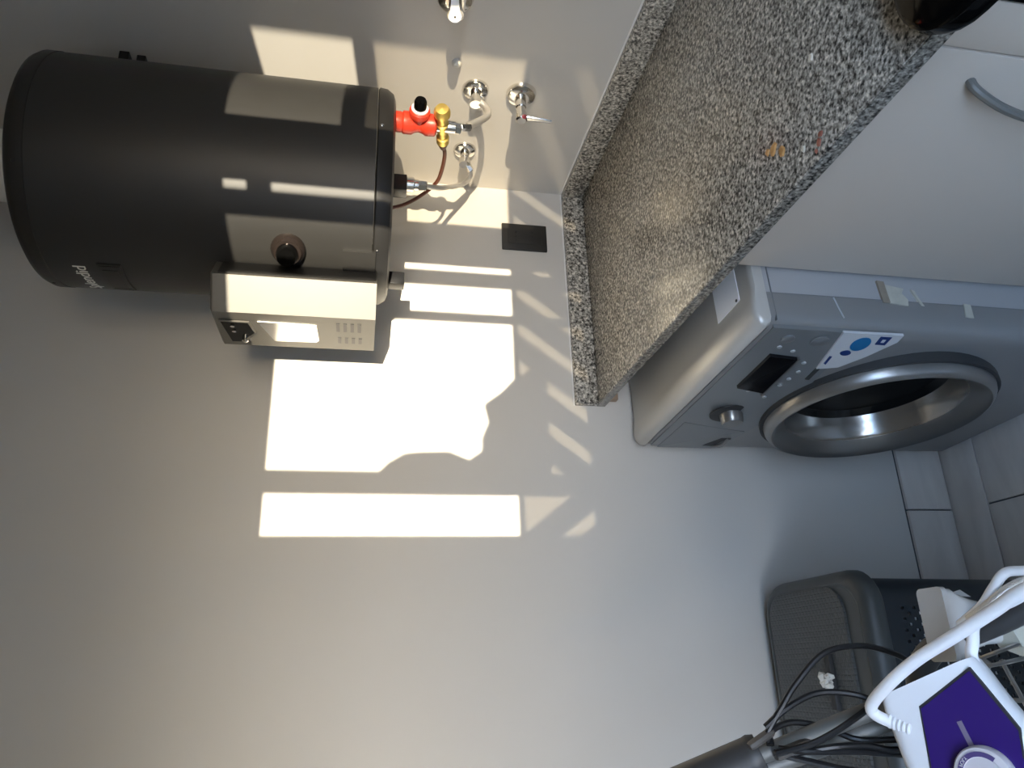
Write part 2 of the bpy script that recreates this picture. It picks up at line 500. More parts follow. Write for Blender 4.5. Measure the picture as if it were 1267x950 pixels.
# ------------------------------------------------------------------ worktop
ZT, TH, D = 0.928, 0.022, 0.611
ct = thing('worktop', (-0.3, -0.6, ZT), 'speckled grey granite worktop along the right wall', 'worktop')
MB().span((-D + 0.0015, -1.20, ZT - TH), (-0.001, -0.001, ZT), 0.001).build('slab', M['granite'], ct)
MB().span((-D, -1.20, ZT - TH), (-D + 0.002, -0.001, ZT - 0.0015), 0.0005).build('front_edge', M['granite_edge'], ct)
MB().span((-D, -0.021, ZT), (-0.021, -0.001, ZT + 0.055), 0.002).build('upstand', M['granite'], ct)
MB().span((-0.021, -1.20, ZT), (-0.001, -0.001, ZT + 0.055), 0.002).build('upstand', M['granite'], ct)
MB().tube([(-0.002, -1.2, ZT + 0.056), (-0.002, -0.002, ZT + 0.056)], 0.0025, 6).build('sealant_bead', M['caulk'], ct)
MB().tube([(-D, -0.002, ZT + 0.056), (-0.002, -0.002, ZT + 0.056)], 0.0025, 6).build('sealant_bead', M['caulk'], ct)
MB().span((-0.598, -0.020, ZT - TH - 0.03), (-0.25, -0.001, ZT - TH), 0.002).build('support_batten', M['wood'], ct)

def blob(name, pts, m, label, cat, h=0.003, group=None):
    mb = MB()
    for x, y, r in pts:
        n = 9
        lo = [V((x + r * (0.7 + 0.5 * random.random()) * math.cos(2 * PI * k / n), y + r * (0.6 + 0.5 * random.random()) * math.sin(2 * PI * k / n), ZT)) for k in range(n)]
        up = [V((x + (p.x - x) * 0.7, y + (p.y - y) * 0.7, ZT + h)) for p in lo]
        mb.rings([lo, up])
    return tag(mb.build(name, m), label, cat, group)
blob('food_crumb', [(-0.527, -0.872, 0.010), (-0.522, -0.858, 0.006)], M['crumb'], 'larger orange crumb on the granite, farther from the front edge', 'crumb', 0.002)
blob('food_crumb', [(-0.545, -0.890, 0.009)], M['crumb'], 'smaller orange crumb on the granite, nearer to the front edge', 'crumb', 0.002)
blob('food_smear', [(-0.590, -0.966, 0.006), (-0.581, -0.972, 0.005), (-0.597, -0.958, 0.004)], M['rust'], 'reddish smear at the front edge of the worktop', 'smear', 0.0015)
blob('food_flake', [(-0.576, -0.935, 0.005)], M['flake'], 'pale flake beside the reddish smear on the worktop', 'flake', 0.002)
blob('food_flake', [(-0.470, -0.985, 0.006)], M['flake'], 'pale flake alone in the middle of the worktop', 'flake', 0.002)

# ------------------------------------------------------------------ cabinets
DC = 0.576
cb = thing('base_cabinet', (-0.3, -0.88, 0), 'grey base cabinet with one plain door next to the washing machine', 'cabinet')
MB().span((-DC + 0.02, -1.117, 0.10), (-0.02, -0.642, 0.905)).build('carcass', M['carcass'], cb)
MB().span((-DC + 0.06, -1.117, 0.0), (-0.10, -0.642, 0.10)).build('plinth', M['carcass'], cb)
dr = MB().span((-DC, -1.1185, 0.105), (-DC + 0.019, -0.639, 0.903), 0.0015).build('door', M['cabinet'], cb)
MB().tube([(-DC + 0.004, -1.079, 0.800), (-DC - 0.012, -1.079, 0.795), (-DC - 0.025, -1.073, 0.765), (-DC - 0.030, -1.068, 0.735), (-DC - 0.030, -1.063, 0.705), (-DC - 0.025, -1.058, 0.675), (-DC - 0.012, -1.052, 0.648), (-DC + 0.004, -1.052, 0.643)], 0.0055, 10, smooth=5).build('handle', M['tube_steel'], dr)
fp = thing('filler_panel', (-0.3, -1.15, 0), 'narrow grey filler panel between cabinet and black cooker', 'panel')
MB().span((-DC, -1.184, 0.105), (-DC + 0.019, -1.1215, 0.903), 0.0015).build('front_panel', M['cabinet'], fp)
MB().span((-DC + 0.022, -1.184, 0.0), (-0.02, -1.12, 0.903)).build('backing', M['carcass'], fp)

ck = thing('cooker', (-0.34, -1.5, 0), 'glossy black cooker at the end of the granite worktop', 'cooker')
MB().span((-DC - 0.004, -1.78, 0.0), (-0.03, -1.1865, 0.905), 0.004).build('body', M['gloss_black'], ck)
mb = MB()
mx = Matrix.Translation((-0.388, -1.467, 0)) @ Matrix.Rotation(math.radians(-4), 4, 'Z')
mb.rings([[mx @ V((x, y, z)) for x, y in rrect(0.56 - i, 0.61 - i, 0.085 - i / 2, 8)] for z, i in ((0.929, 0.02), (0.932, 0.004), (0.942, 0.0), (0.952, 0.006), (0.956, 0.02))])
mb.build('hob_top', M['gloss_black'], ck)

# ------------------------------------------------------------------ wall outlet
ot = thing('wall_outlet', (-0.148, 0, 1.092), 'dark grey rectangular outlet plate on the back wall above the worktop', 'outlet')
MB().span((-0.187, -0.008, 1.031), (-0.1095, 0.0, 1.151), 0.002).build('cover_plate', M['outlet'], ot)
MB().span((-0.170, -0.0095, 1.046), (-0.126, -0.006, 1.136), 0.001).build('insert', M['outlet'], ot)
for z in (1.071, 1.114):
    for dx in (-0.012, 0, 0.012):
        MB().lathe([(0.0028, 0), (0.0028, 0.003)], frame((-0.148 + dx, -0.0080, z), (0, -1, 0)), 8).build('socket_hole', M['black'], ot)

# ------------------------------------------------------------------ water heater
HC = V((-0.284, -0.315, 0)); HR = 0.2175; Z0, Z1 = 1.448, 2.090
wh = thing('water_heater', (HC.x, HC.y, Z0), 'dark grey cylindrical water heater on the wall with silver burner box', 'water heater')
A = Matrix.Translation(HC)
MB().lathe([(HR, Z0 + 0.034), (HR, Z1 - 0.036)], A, 72).build('tank', M['heater'], wh)
MB().lathe([(HR - 0.003, Z1 - 0.037), (HR + 0.001, Z1 - 0.035), (HR + 0.001, Z1 - 0.016), (HR - 0.004, Z1 - 0.006), (HR - 0.014, Z1), (HR - 0.09, Z1 + 0.008), (0.03, Z1 + 0.010)], A, 72).build('top_cap', M['heater_cap'], wh)
MB().lathe([(0.03, Z0), (HR - 0.020, Z0), (HR - 0.009, Z0 + 0.004), (HR - 0.001, Z0 + 0.016), (HR + 0.001, Z0 + 0.030), (HR - 0.003, Z0 + 0.033)], A, 72).build('bottom_cap', M['heater_cap'], wh)
for th, z in ((-87, Z0 + 0.025), (-150, Z0 + 0.025), (-121, Z1 - 0.022), (167.5, Z1 - 0.022), (-30, Z0 + 0.025)):
    a = math.radians(th); n = V((math.cos(a), math.sin(a), 0))
    MB().lathe([(0.0035, -0.002), (0.0035, 0.001), (0.002, 0.0022)], frame(HC + n * HR + V((0, 0, z)), n), 10).build('screw', M['chrome' if th in (-87,) else 'black'], wh)
MB().lathe([(0.060, 0), (0.063, 0.004), (0.063, 0.02), (0.072, 0.024), (0.072, 0.055), (0.068, 0.06), (0.068, 0.35)], Matrix.Translation((HC.x + 0.005, HC.y + 0.0, Z1 + 0.006)), 40).build('flue_collar', M['white_print'], wh)
MB().span((-0.090, -0.348, 1.985), (0.0, -0.262, 2.004), 0.001).span((-0.090, -0.342, 1.955), (0.0, -0.265, 1.972), 0.001).build('wall_bracket', M['black'], wh)
MB().span((-0.100, -0.300, 1.52), (0.0, -0.250, 1.54), 0.001).build('wall_bracket', M['black'], wh)
# lettering bent round the tank
me = text_mesh('Splendid', 0.031)
o = bpy.data.objects.new('brand_lettering', me); COL.objects.link(o)
ang0 = math.radians(174.5)
for v in me.vertices:
    a = ang0 + v.co.x / HR * 1.0
    rr = HR + 0.0004 + v.co.z
    v.co = V((HC.x + rr * math.cos(a), HC.y + rr * math.sin(a), 2.000 + v.co.y))
me.materials.append(M['white_print']); o.parent = wh; o.matrix_parent_inverse = WORLD(wh).inverted()
# temperature indicator set in the tank
def arc_plate(a0, a1, z0, z1, r0, r1, n=8):
    lo = []
    for k in range(n + 1):
        a = math.radians(a0 + (a1 - a0) * k / n)
        c, s_ = math.cos(a), math.sin(a)
        lo.append([HC + V((r * c, r * s_, z)) for r, z in ((r0, z0), (r1, z0), (r1, z1), (r0, z1))])
    return MB().rings(lo)
ti = arc_plate(163, 191, 1.928, 1.968, HR - 0.004, HR + 0.003).build('temperature_window', M['heater_cap'], wh)
arc_plate(168, 187, 1.936, 1.962, HR, HR + 0.0045).build('lens', M['heater'], ti)
arc_plate(187.5, 190, 1.930, 1.966, HR, HR + 0.0042, 2).build('slot', M['black'], ti)
arc_plate(164, 167, 1.932, 1.962, HR, HR + 0.0042, 2).build('slot', M['black'], ti)
# burner box
YB = -0.3165
prof = [(-0.42, 0.045), (-0.470, 0.045), (-0.538, 0.104), (-0.596, 0.0715)]
poly = [(x, YB - h) for x, h in prof] + [(x, YB + h) for x, h in reversed(prof)]
BZ0, BZ1 = 1.471, 1.760
mb = MB()
mb.rings([[V((x, y, BZ0)) for x, y in poly], [V((x, y, BZ1 - 0.004)) for x, y in poly], [V((-0.42 + (x + 0.42) * 0.97, YB + (y - YB) * 0.97, BZ1)) for x, y in poly]])
bx = mb.build('burner_box', M['silver'], wh, angle=20)
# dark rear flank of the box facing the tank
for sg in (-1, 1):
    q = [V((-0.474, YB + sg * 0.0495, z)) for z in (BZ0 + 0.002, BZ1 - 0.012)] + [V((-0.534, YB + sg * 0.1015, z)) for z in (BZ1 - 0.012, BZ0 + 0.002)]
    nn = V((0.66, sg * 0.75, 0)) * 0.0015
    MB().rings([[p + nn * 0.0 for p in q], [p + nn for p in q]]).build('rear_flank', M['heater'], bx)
XF = -0.596
def on_face(ya, za, yb, zb, t=0.0012):
    return MB().span((XF - t, ya, za), (XF + 0.004, yb, zb), 0.0)
for z in (1.500, 1.513, 1.526, 1.539):
    MB().box((XF, -0.348, z), (0.003, 0.034, 0.0062), 0.0).build('vent_slot', M['black'], bx)
    MB().box((XF, -0.290, z - 0.002), (0.003, 0.024, 0.0062), 0.0).build('vent_slot', M['black'], bx)
sight = [(-0.356, 1.683), (-0.352, 1.578), (-0.285, 1.576), (-0.275, 1.582), (-0.273, 1.660)]
mb = MB()
mb.rings([[V((XF + 0.004, y, z)) for y, z in sight], [V((XF - 0.0012, y, z)) for y, z in sight]])
mb.build('instruction_plate', M['chrome'], bx)
hole = [(-0.352, 1.747), (-0.352, 1.700), (-0.310, 1.693), (-0.268, 1.722), (-0.268, 1.738)]
mb = MB()
mb.rings([[V((XF - 0.001, -0.31 + (y + 0.31) * 1.12, 1.72 + (z - 1.72) * 1.14)) for y, z in hole], [V((XF - 0.003, -0.31 + (y + 0.31) * 1.08, 1.72 + (z - 1.72) * 1.10)) for y, z in hole]])
mb.build('opening_rim', M['silver'], bx)
mb = MB()
mb.rings([[V((XF - 0.001, y, z)) for y, z in hole], [V((XF - 0.0034, y, z)) for y, z in hole]])
mb.build('pilot_opening', M['gloss_black'], bx)
MB().lathe([(0.006, 0), (0.006, 0.006), (0.003, 0.009)], frame((XF - 0.003, -0.285, 1.712), (-1, 0, 0)), 12).build('igniter_tip', M['chrome'], bx)
for y in (-0.340, -0.318):
    MB().lathe([(0.004, 0), (0.004, 0.003)], frame((XF - 0.003, y, 1.728), (-1, 0, 0)), 10).build('terminal', M['chrome'], bx)
# ledge low on the tank beside the box
arc_plate(-166, -150, 1.475, 1.535, HR - 0.002, HR + 0.008).build('access_ledge', M['heater'], wh)
# gas knob
kn = (V((-0.477, -0.418, 1.632)))
ka = V((-0.80, -0.55, 0.0)).normalized()
K = frame(kn, ka)
kb = MB().lathe([(0.030, -0.012), (0.031, 0.004), (0.028, 0.012), (0.024, 0.018), (0.0, 0.020)], K, 28).build('gas_knob', M['knob'], wh)
MB().lathe([(0.019, 0.016), (0.019, 0.030), (0.016, 0.040), (0.0, 0.042)], K, 24).build('grip', M['gloss_black'], kb)
MB().lathe([(0.005, 0), (0.005, 0.004), (0, 0.006)], frame(kn + V((0.022, -0.018, 0.004)) , (-0.1, -1, 0)), 10).build('lug', M['chrome'], kb)
# connections under the tank
MB().span((-0.295, -0.375, 1.418), (-0.258, -0.343, 1.450), 0.002).build('thermostat_plug', M['black'], wh)
MB().span((-0.468, -0.298, 1.415), (-0.440, -0.270, 1.450), 0.002).build('gas_inlet', M['black'], wh)

# safety valve
RV = V((-0.205, -0.466, 0))
sv = thing('safety_valve', (RV.x, RV.y, 1.40), 'red safety valve with black cap below the water heater', 'valve')
R_ = Matrix.Translation(RV)
MB().lathe([(0.017, 1.368), (0.021, 1.371), (0.022, 1.388), (0.018, 1.395), (0.016, 1.402), (0.018, 1.410), (0.022, 1.416), (0.022, 1.432), (0.019, 1.435), (0.020, 1.438), (0.020, 1.4478)], R_, 24).build('body', M['red'], sv)
RK = frame((RV.x, RV.y, 1.403), (0.1, -1, 0))
rk = MB().lathe([(0.014, 0.0), (0.014, 0.022), (0.020, 0.024), (0.020, 0.034), (0.017, 0.037)], RK, 24).build('relief_branch', M['red'], sv)
MB().lathe([(0.0165, 0.036), (0.0165, 0.040), (0.011, 0.041)], RK, 24).build('white_ring', M['white'], rk)
MB().lathe([(0.012, 0.038), (0.012, 0.056), (0.010, 0.060), (0.0, 0.061)], RK, 24).build('black_cap', M['gloss_black'], rk)
BT = frame((RV.x, RV.y, 1.356), (0.1, 1, -0.12))
MB().lathe([(0.0, -0.058), (0.012, -0.056), (0.016, -0.048), (0.016, -0.038), (0.010, -0.034), (0.010, -0.012), (0.013, -0.010), (0.013, 0.012), (0.010, 0.016), (0.010, 0.034), (0.013, 0.036), (0.013, 0.052)], BT, 20).build('brass_tee', M['brass'], sv)
MB().lathe([(0.010, -0.028), (0.012, -0.026), (0.012, 0.008), (0.010, 0.014)], frame((RV.x, RV.y, 1.357), (0, 0, 1)), 18).build('chrome_nut', M['chrome'], sv)
t0 = BT @ V((0, 0, 0.054))
MB().lathe([(0.010, 0.050), (0.011, 0.058), (0.006, 0.075)], BT, 16).build('tube_sleeve', M['brown_tube'], sv)
MB().tube([BT @ V((0, 0, 0.06)), (-0.197, -0.37, 1.341), (-0.199, -0.32, 1.342), (-0.203, -0.28, 1.350), (-0.216, -0.250, 1.378), (-0.238, -0.240, 1.415), (-0.250, -0.238, 1.447)], 0.0042, 10, smooth=6).build('drain_tube', M['brown_tube'], sv)

# stop valves and hoses on the right wall
def rosette(t, c, r=0.030, d=0.012):
    MB().lathe([(r, 0.0), (r, 0.002), (r * 0.9, d * 0.6), (r * 0.55, d), (r * 0.45, d)], frame(c, (-1, 0, 0)), 28).build('rosette', M['chrome'], t)
def hose(t, pts, r=0.0075):
    MB().tube(pts, r, 12, smooth=7).build('braided_hose', M['steel'], t)
def nut(t, c, ax, r=0.011, l=0.018):
    MB().lathe([(r * 0.8, -l / 2), (r, -l / 2 + 0.002), (r, l / 2 - 0.002), (r * 0.8, l / 2)], frame(c, ax), 6).build('hose_nut', M['chrome'], t)
h1 = thing('cold_water_hose', (0, -0.356, 1.271), 'braided hose from the red safety valve to its chrome wall rosette', 'hose')
rosette(h1, (0, -0.356, 1.271))
MB().lathe([(0.011, 0), (0.011, 0.026), (0.013, 0.028), (0.013, 0.040)], frame((-0.004, -0.356, 1.271), (-1, 0, 0)), 16).build('wall_elbow', M['chrome'], h1)
MB().lathe([(0.011, 0), (0.012, 0.014), (0.009, 0.016)], frame((-0.030, -0.350, 1.266), (0, -0.2, -1)), 8).build('wall_elbow', M['chrome'], h1)
nut(h1, (-0.204, -0.463, 1.331), (-0.02, 0.1, -1), 0.0115, 0.024)
nut(h1, (-0.193, -0.456, 1.309), (0.4, 0.3, -1), 0.008, 0.024)
hose(h1, [(-0.193, -0.456, 1.312), (-0.165, -0.434, 1.292), (-0.120, -0.402, 1.262), (-0.085, -0.378, 1.248), (-0.058, -0.362, 1.248), (-0.040, -0.357, 1.258), (-0.034, -0.356, 1.270)])
h2 = thing('hot_water_hose', (0, -0.148, 1.267), 'curved braided hose from heater underside to rosette nearest the room corner', 'hose')
rosette(h2, (0, -0.148, 1.267), 0.028)
MB().lathe([(0.011, 0), (0.011, 0.022), (0.014, 0.026), (0.014, 0.042)], frame((-0.004, -0.148, 1.267), (-1, 0, 0)), 16).build('wall_elbow', M['chrome'], h2)
MB().lathe([(0.012, 0), (0.012, 0.008), (0.016, 0.010), (0.016, 0.024), (0.010, 0.026), (0.010, 0.0558)], frame((-0.250, -0.330, 1.392), (0, 0, 1)), 16).build('outlet_nipple', M['chrome'], h2)
nut(h2, (-0.250, -0.330, 1.384), (0, 0, 1), 0.011, 0.020)
nut(h2, (-0.042, -0.140, 1.258), (-0.6, 0.5, -0.6), 0.0085, 0.03)
hose(h2, [(-0.250, -0.330, 1.380), (-0.243, -0.318, 1.358), (-0.222, -0.290, 1.338), (-0.190, -0.250, 1.322), (-0.150, -0.200, 1.300), (-0.112, -0.158, 1.277), (-0.080, -0.132, 1.258), (-0.058, -0.128, 1.250), (-0.045, -0.136, 1.256), (-0.036, -0.145, 1.264)], 0.0055)
s1 = thing('stop_tap', (0, -0.358, 1.168), 'chrome stop tap with red dot and thin lever, nearest the worktop', 'tap')
rosette(s1, (0, -0.358, 1.168), 0.034, 0.016)
MB().lathe([(0.012, 0), (0.012, 0.030), (0.010, 0.032), (0.010, 0.046), (0.013, 0.048), (0.013, 0.064), (0.010, 0.067)], frame((-0.010, -0.358, 1.170), (-1, 0, 0)), 18).build('stem', M['chrome'], s1)
MB().tube([(-0.068, -0.358, 1.168), (-0.072, -0.362, 1.145), (-0.076, -0.366, 1.120), (-0.078, -0.366, 1.104)], [0.009, 0.007, 0.006, 0.005], 10, flat=0.5).build('lever', M['chrome'], s1)
MB().lathe([(0.005, 0), (0.005, 0.003), (0, 0.004)], frame((-0.074, -0.370, 1.166), (-0.7, -0.7, 0)), 10).build('red_dot', M['redbead'], s1)
s2 = thing('stop_tap', (0, -0.585, 1.349), 'chrome stop tap with white flat lever at the top edge of photo', 'tap')
rosette(s2, (0, -0.590, 1.345), 0.036, 0.016)
MB().lathe([(0.013, 0), (0.013, 0.030), (0.016, 0.032), (0.016, 0.040)], frame((-0.010, -0.592, 1.345), (-1, 0, 0)), 18).build('stem', M['chrome'], s2)
lv = [(-0.012, -0.006), (-0.012, 0.006), (0.020, 0.0085), (0.032, 0.0125), (0.039, 0.0105), (0.043, 0.005), (0.044, 0.0), (0.043, -0.005), (0.039, -0.0105), (0.032, -0.0125), (0.020, -0.0085)]
LV = frame((-0.034, -0.612, 1.348), (-0.36, -0.91, 0.19), (-0.93, 0.36, -0.04))
mb = MB(); mb.prism(lv, 0.0, 0.004, LV)
l2 = mb.build('lever', M['white'], s2)
MB().lathe([(0.0022, 0.0035), (0.0022, 0.0045)], LV @ Matrix.Translation((0.034, 0, 0)), 10).build('lever_hole', M['gasket'], l2)
st = thing('pipe_stub', (0, -0.427, 1.322), 'small white capped pipe stub on right wall between the taps', 'pipe')
MB().lathe([(0.010, 0), (0.010, 0.006), (0.007, 0.010), (0.0, 0.012)], frame((0, -0.427, 1.322), (-1, 0, 0)), 18).build('cap', M['white_print'], st)

# ------------------------------------------------------------------ washing machine
WX, WY0, WY1, WZ = -0.702, -0.631, -0.030, 0.850
YC = (WY0 + WY1) / 2
wm = thing('washing_machine', (-0.42, YC, 0), 'silver front loading washing machine standing below the granite worktop', 'washing machine')
MB().span((-0.605, WY0 + 0.012, 0.012), (-0.16, WY1 - 0.012, 0.826), 0.004).build('cabinet_body', M['washer_side'], wm)
for ya, yb in ((WY0 + 0.002, WY0 + 0.014), (WY1 - 0.014, WY1 - 0.004)):
    MB().span((-0.668, ya, 0.012), (-0.16, yb, 0.826), 0.002).build('side_panel', M['washer_side'], wm)
def bulge(y, z):
    a = max(0, 1 - ((y - YC) / 0.30) ** 2)
    b = max(0, 1 - ((z - 0.42) / 0.40) ** 2)
    return 0.042 * (a ** 1.2) * b
DY, DZ, DR = -0.355, 0.452, 0.222
# front shell
def shell(y0, y1, z0, z1, ny, nz, off, m, name, parent, back=0.05, rad=0.0):
    mb = MB()
    vs = [[None] * (nz + 1) for _ in range(ny + 1)]
    for i in range(ny + 1):
        for j in range(nz + 1):
            y = y0 + (y1 - y0) * i / ny; z = z0 + (z1 - z0) * j / nz
            e = min(y - WY0, WY1 - y, WZ - z)
            rd = 0.0
            if rad and e < rad: rd = rad - math.sqrt(max(0, rad * rad - (rad - e) ** 2))
            vs[i][j] = mb.bm.verts.new((WX - bulge(y, z) - off + rd, y, z))
    for i in range(ny):
        for j in range(nz):
            mb.bm.faces.new((vs[i][j], vs[i + 1][j], vs[i + 1][j + 1], vs[i][j + 1]))
    if name == 'front_shell':
        hole = [f for f in mb.bm.faces if math.hypot(f.calc_center_median().y - DY, f.calc_center_median().z - DZ) < DR * 0.93]
        bmesh.ops.delete(mb.bm, geom=hole, context='FACES')
    be = [e for e in mb.bm.edges if len(e.link_faces) == 1]
    r = bmesh.ops.extrude_edge_only(mb.bm, edges=be)
    for v in r['geom']:
        if isinstance(v, bmesh.types.BMVert): v.co.x = max(v.co.x, WX + back)
    return mb.build(name, m, parent, angle=50)
shell(WY0, WY1, 0.03, 0.826, 36, 40, 0.0, M['washer'], 'front_shell', wm, 0.06, 0.018)
MB().span((-0.66, WY0 + 0.01, 0.0), (-0.15, WY1 - 0.01, 0.03)).build('base', M['gasket'], wm)
# lid with a rounded front lip
mb = MB()
lidp = [(-0.17, 0.826), (-0.70, 0.826), (-0.7055, 0.834), (-0.703, 0.845), (-0.694, 0.853), (-0.680, 0.856), (-0.655, 0.853), (-0.640, 0.850), (-0.17, 0.850)]
ys = [(WY0, 0.010), (WY0 + 0.004, 0.003), (WY0 + 0.010, 0), (WY1 - 0.010, 0), (WY1 - 0.004, 0.003), (WY1, 0.010)]
mb.rings([[V((x + (i if x < -0.6 else 0), y, z - (i * 0.6 if z > 0.84 else 0))) for x, z in lidp] for y, i in ys])
mb.build('top_lid', M['washer_top'], wm, angle=40)
# control panel over the top of the front
cp = shell(WY0 + 0.012, WY1 - 0.012, 0.655, 0.818, 30, 10, 0.0025, M['panel'], 'control_panel', wm, 0.01)
def fx(y, z, off=0.0): return WX - bulge(y, z) - off
def plate(poly, off0, off1, m, name, parent):
    mb = MB()
    mb.rings([[V((fx(y, z, off0), y, z)) for y, z in poly], [V((fx(y, z, off1), y, z)) for y, z in poly]])
    return mb.build(name, m, parent)
plate([(-0.405, 0.780), (-0.405, 0.728), (-0.535, 0.728), (-0.535, 0.780)], 0.001, 0.0090, M['display'], 'display', cp)
plate([(-0.395, 0.727), (-0.395, 0.723), (-0.537, 0.723), (-0.537, 0.727)], 0.001, 0.0092, M['ring'], 'display_trim', cp)
kc = V((fx(-0.285, 0.735, 0.0015), -0.285, 0.735))
MB().lathe([(0.044, 0), (0.044, 0.002), (0.041, 0.003)], frame(kc, (-1, 0, 0)), 32).build('dial_recess', M['gasket'], cp)
MB().lathe([(0.024, 0.002), (0.023, 0.020), (0.020, 0.024), (0.0, 0.024)], frame(kc, (-1, 0, 0)), 32).build('program_dial', M['ring'], cp)
plate([(-0.036, 0.800), (-0.036, 0.662), (-0.200, 0.662), (-0.200, 0.800)], 0.002, 0.0038, M['panel'], 'detergent_drawer', cp)
dh = plate([(-0.062, 0.698), (-0.062, 0.672), (-0.140, 0.672), (-0.140, 0.698)], 0.003, 0.0045, M['gasket'], 'drawer_grip', cp)
MB().tube([(fx(-0.06, 0.67, 0.004), -0.06, 0.669), (fx(-0.10, 0.67, 0.010), -0.10, 0.667), (fx(-0.14, 0.67, 0.004), -0.142, 0.669)], 0.0045, 8, smooth=4).build('grip_bar', M['ring'], cp)
plate([(-0.09, 0.745), (-0.09, 0.738), (-0.125, 0.738), (-0.125, 0.745)], 0.002, 0.0043, M['gasket'], 'logo_mark', cp)
for y, z in ((-0.395, 0.752), (-0.383, 0.712), (-0.560, 0.775), (-0.552, 0.745), (-0.520, 0.706), (-0.490, 0.700), (-0.462, 0.704), (-0.436, 0.708)):
    MB().lathe([(0.0042, 0), (0.0042, 0.002), (0, 0.0028)], frame((fx(y, z, 0.0022), y, z), (-1, 0, 0)), 10).build('indicator', M['mark'], cp)
for y, z, r in ((-0.588, 0.775, 0.012), (-0.590, 0.716, 0.016)):
    MB().lathe([(r, 0), (r, 0.003), (r * 0.8, 0.004), (0, 0.0045)], frame((fx(y, z, 0.0022), y, z), (-1, 0, 0)), 20).build('push_button', M['panel'], cp)
plate([(-0.470, 0.676), (-0.470, 0.668), (-0.515, 0.668), (-0.515, 0.676)], 0.002, 0.0043, M['gasket'], 'lettering_strip', cp)
# door
DY, DZ, DR = -0.355, 0.452, 0.222
DX = WX - 0.032
DM = frame((DX, DY, DZ), (-1, -0.02, 0.0))
dd = MB().lathe([(DR * 0.98, -0.03), (DR, 0.0), (DR * 0.992, 0.012), (DR * 0.97, 0.021), (DR * 0.94, 0.025), (DR * 0.915, 0.023), (DR * 0.89, 0.016), (DR * 0.80, -0.002), (DR * 0.79, -0.006), (DR * 0.79, -0.03)], DM, 72, cap0=False, cap1=False).build('door', M['ring'], wm)
MB().lathe([(DR * 0.795, -0.004), (DR * 0.775, -0.010), (DR * 0.745, -0.038), (DR * 0.72, -0.054)], DM, 64, cap0=False, cap1=False).build('bowl_rim', M['bowl_rim'], dd)
MB().lathe([(DR * 0.722, -0.053), (DR * 0.66, -0.066), (DR * 0.45, -0.072), (DR * 0.2, -0.075), (0.001, -0.076)], DM, 64, cap0=False).build('door_glass', M['bowl'], dd)
MB().lathe([(DR * 1.03, -0.03), (DR * 1.03, 0.002), (DR * 0.985, 0.002)], DM, 64, cap0=False, cap1=False).build('door_gasket', M['gasket'], wm)
# sticker on the front near corner
sk = plate([(-0.622, 0.690), (-0.510, 0.676), (-0.522, 0.640), (-0.560, 0.608), (-0.605, 0.575), (-0.624, 0.575)], 0.001, 0.0056, M['sticker'], 'sticker', wm)
def disc(y, z, ry, rz, off): return [(y + ry * math.cos(2 * PI * k / 20), z + rz * math.sin(2 * PI * k / 20)) for k in range(20)]
plate(disc(-0.594, 0.640, 0.019, 0.017, 0), 0.003, 0.0062, M['blue'], 'blue_emblem', sk)
plate([(-0.618, 0.616), (-0.596, 0.613), (-0.596, 0.594), (-0.618, 0.594)], 0.003, 0.0062, M['navy'], 'blue_emblem', sk)
plate([(-0.611, 0.608), (-0.603, 0.607), (-0.603, 0.601), (-0.611, 0.601)], 0.003, 0.0066, M['sticker'], 'emblem_mark', sk)
plate(disc(-0.566, 0.652, 0.007, 0.010, 0), 0.003, 0.0062, M['navy'], 'blue_emblem', sk)
plate([(-0.530, 0.673), (-0.527, 0.668), (-0.552, 0.670), (-0.553, 0.675)], 0.003, 0.0062, M['navy'], 'printed_line', sk)
# rating plate on the lid
MB().box((-0.600, -0.545, 0.8508), (0.068, 0.085, 0.0012), 0.0).build('rating_plate', M['white'], wm)
MB().lathe([(0.003, 0), (0.003, 0.001)], frame((-0.630, -0.578, 0.8512), (0, 0, 1)), 10).build('plate_screw', M['gasket'], wm)
# seams on the near flank and the old tape
MB().span((-0.6436, WY0 - 0.0004, 0.03), (-0.6428, WY0 + 0.006, 0.815)).build('seam', M['seam'], wm)
MB().span((-0.695, WY0 - 0.0004, 0.815), (-0.58, WY0 + 0.006, 0.8162)).build('seam', M['seam'], wm)
def patch(pts, m, name, lab):
    mb = MB()
    mb.rings([[V((x, WY0 + 0.003, z)) for x, z in pts], [V((x + random.uniform(-.001, .001), WY0 - 0.0020, z)) for x, z in pts]])
    return tag(mb.build(name, m, wm), lab)
patch([(-0.604, 0.606), (-0.648, 0.604), (-0.648, 0.590), (-0.606, 0.592)], M['tape_brown'], 'tape_residue', 'brown strip of old glue')
patch([(-0.612, 0.592), (-0.650, 0.591), (-0.652, 0.556), (-0.640, 0.553), (-0.628, 0.562), (-0.618, 0.556)], M['tape'], 'tape_residue', 'torn piece of yellowed clear tape')
patch([(-0.618, 0.541), (-0.650, 0.528), (-0.651, 0.523), (-0.634, 0.530), (-0.620, 0.534)], M['tape'], 'tape_residue', 'narrow crease of clear tape')
patch([(-0.641, 0.440), (-0.668, 0.444), (-0.668, 0.428), (-0.642, 0.426)], M['tape'], 'tape_residue', 'small square of yellowed tape')
MB().tube([(-0.645, WY0 - 0.001, 0.70), (-0.662, WY0 - 0.001, 0.696), (-0.685, WY0 - 0.001, 0.690)], 0.0014, 6).build('scratch_mark', M['mark'], wm)

wm.rotation_euler = (0, 0, math.radians(3.6))           # it stands slightly askew under the worktop
wm.location.y += 0.008

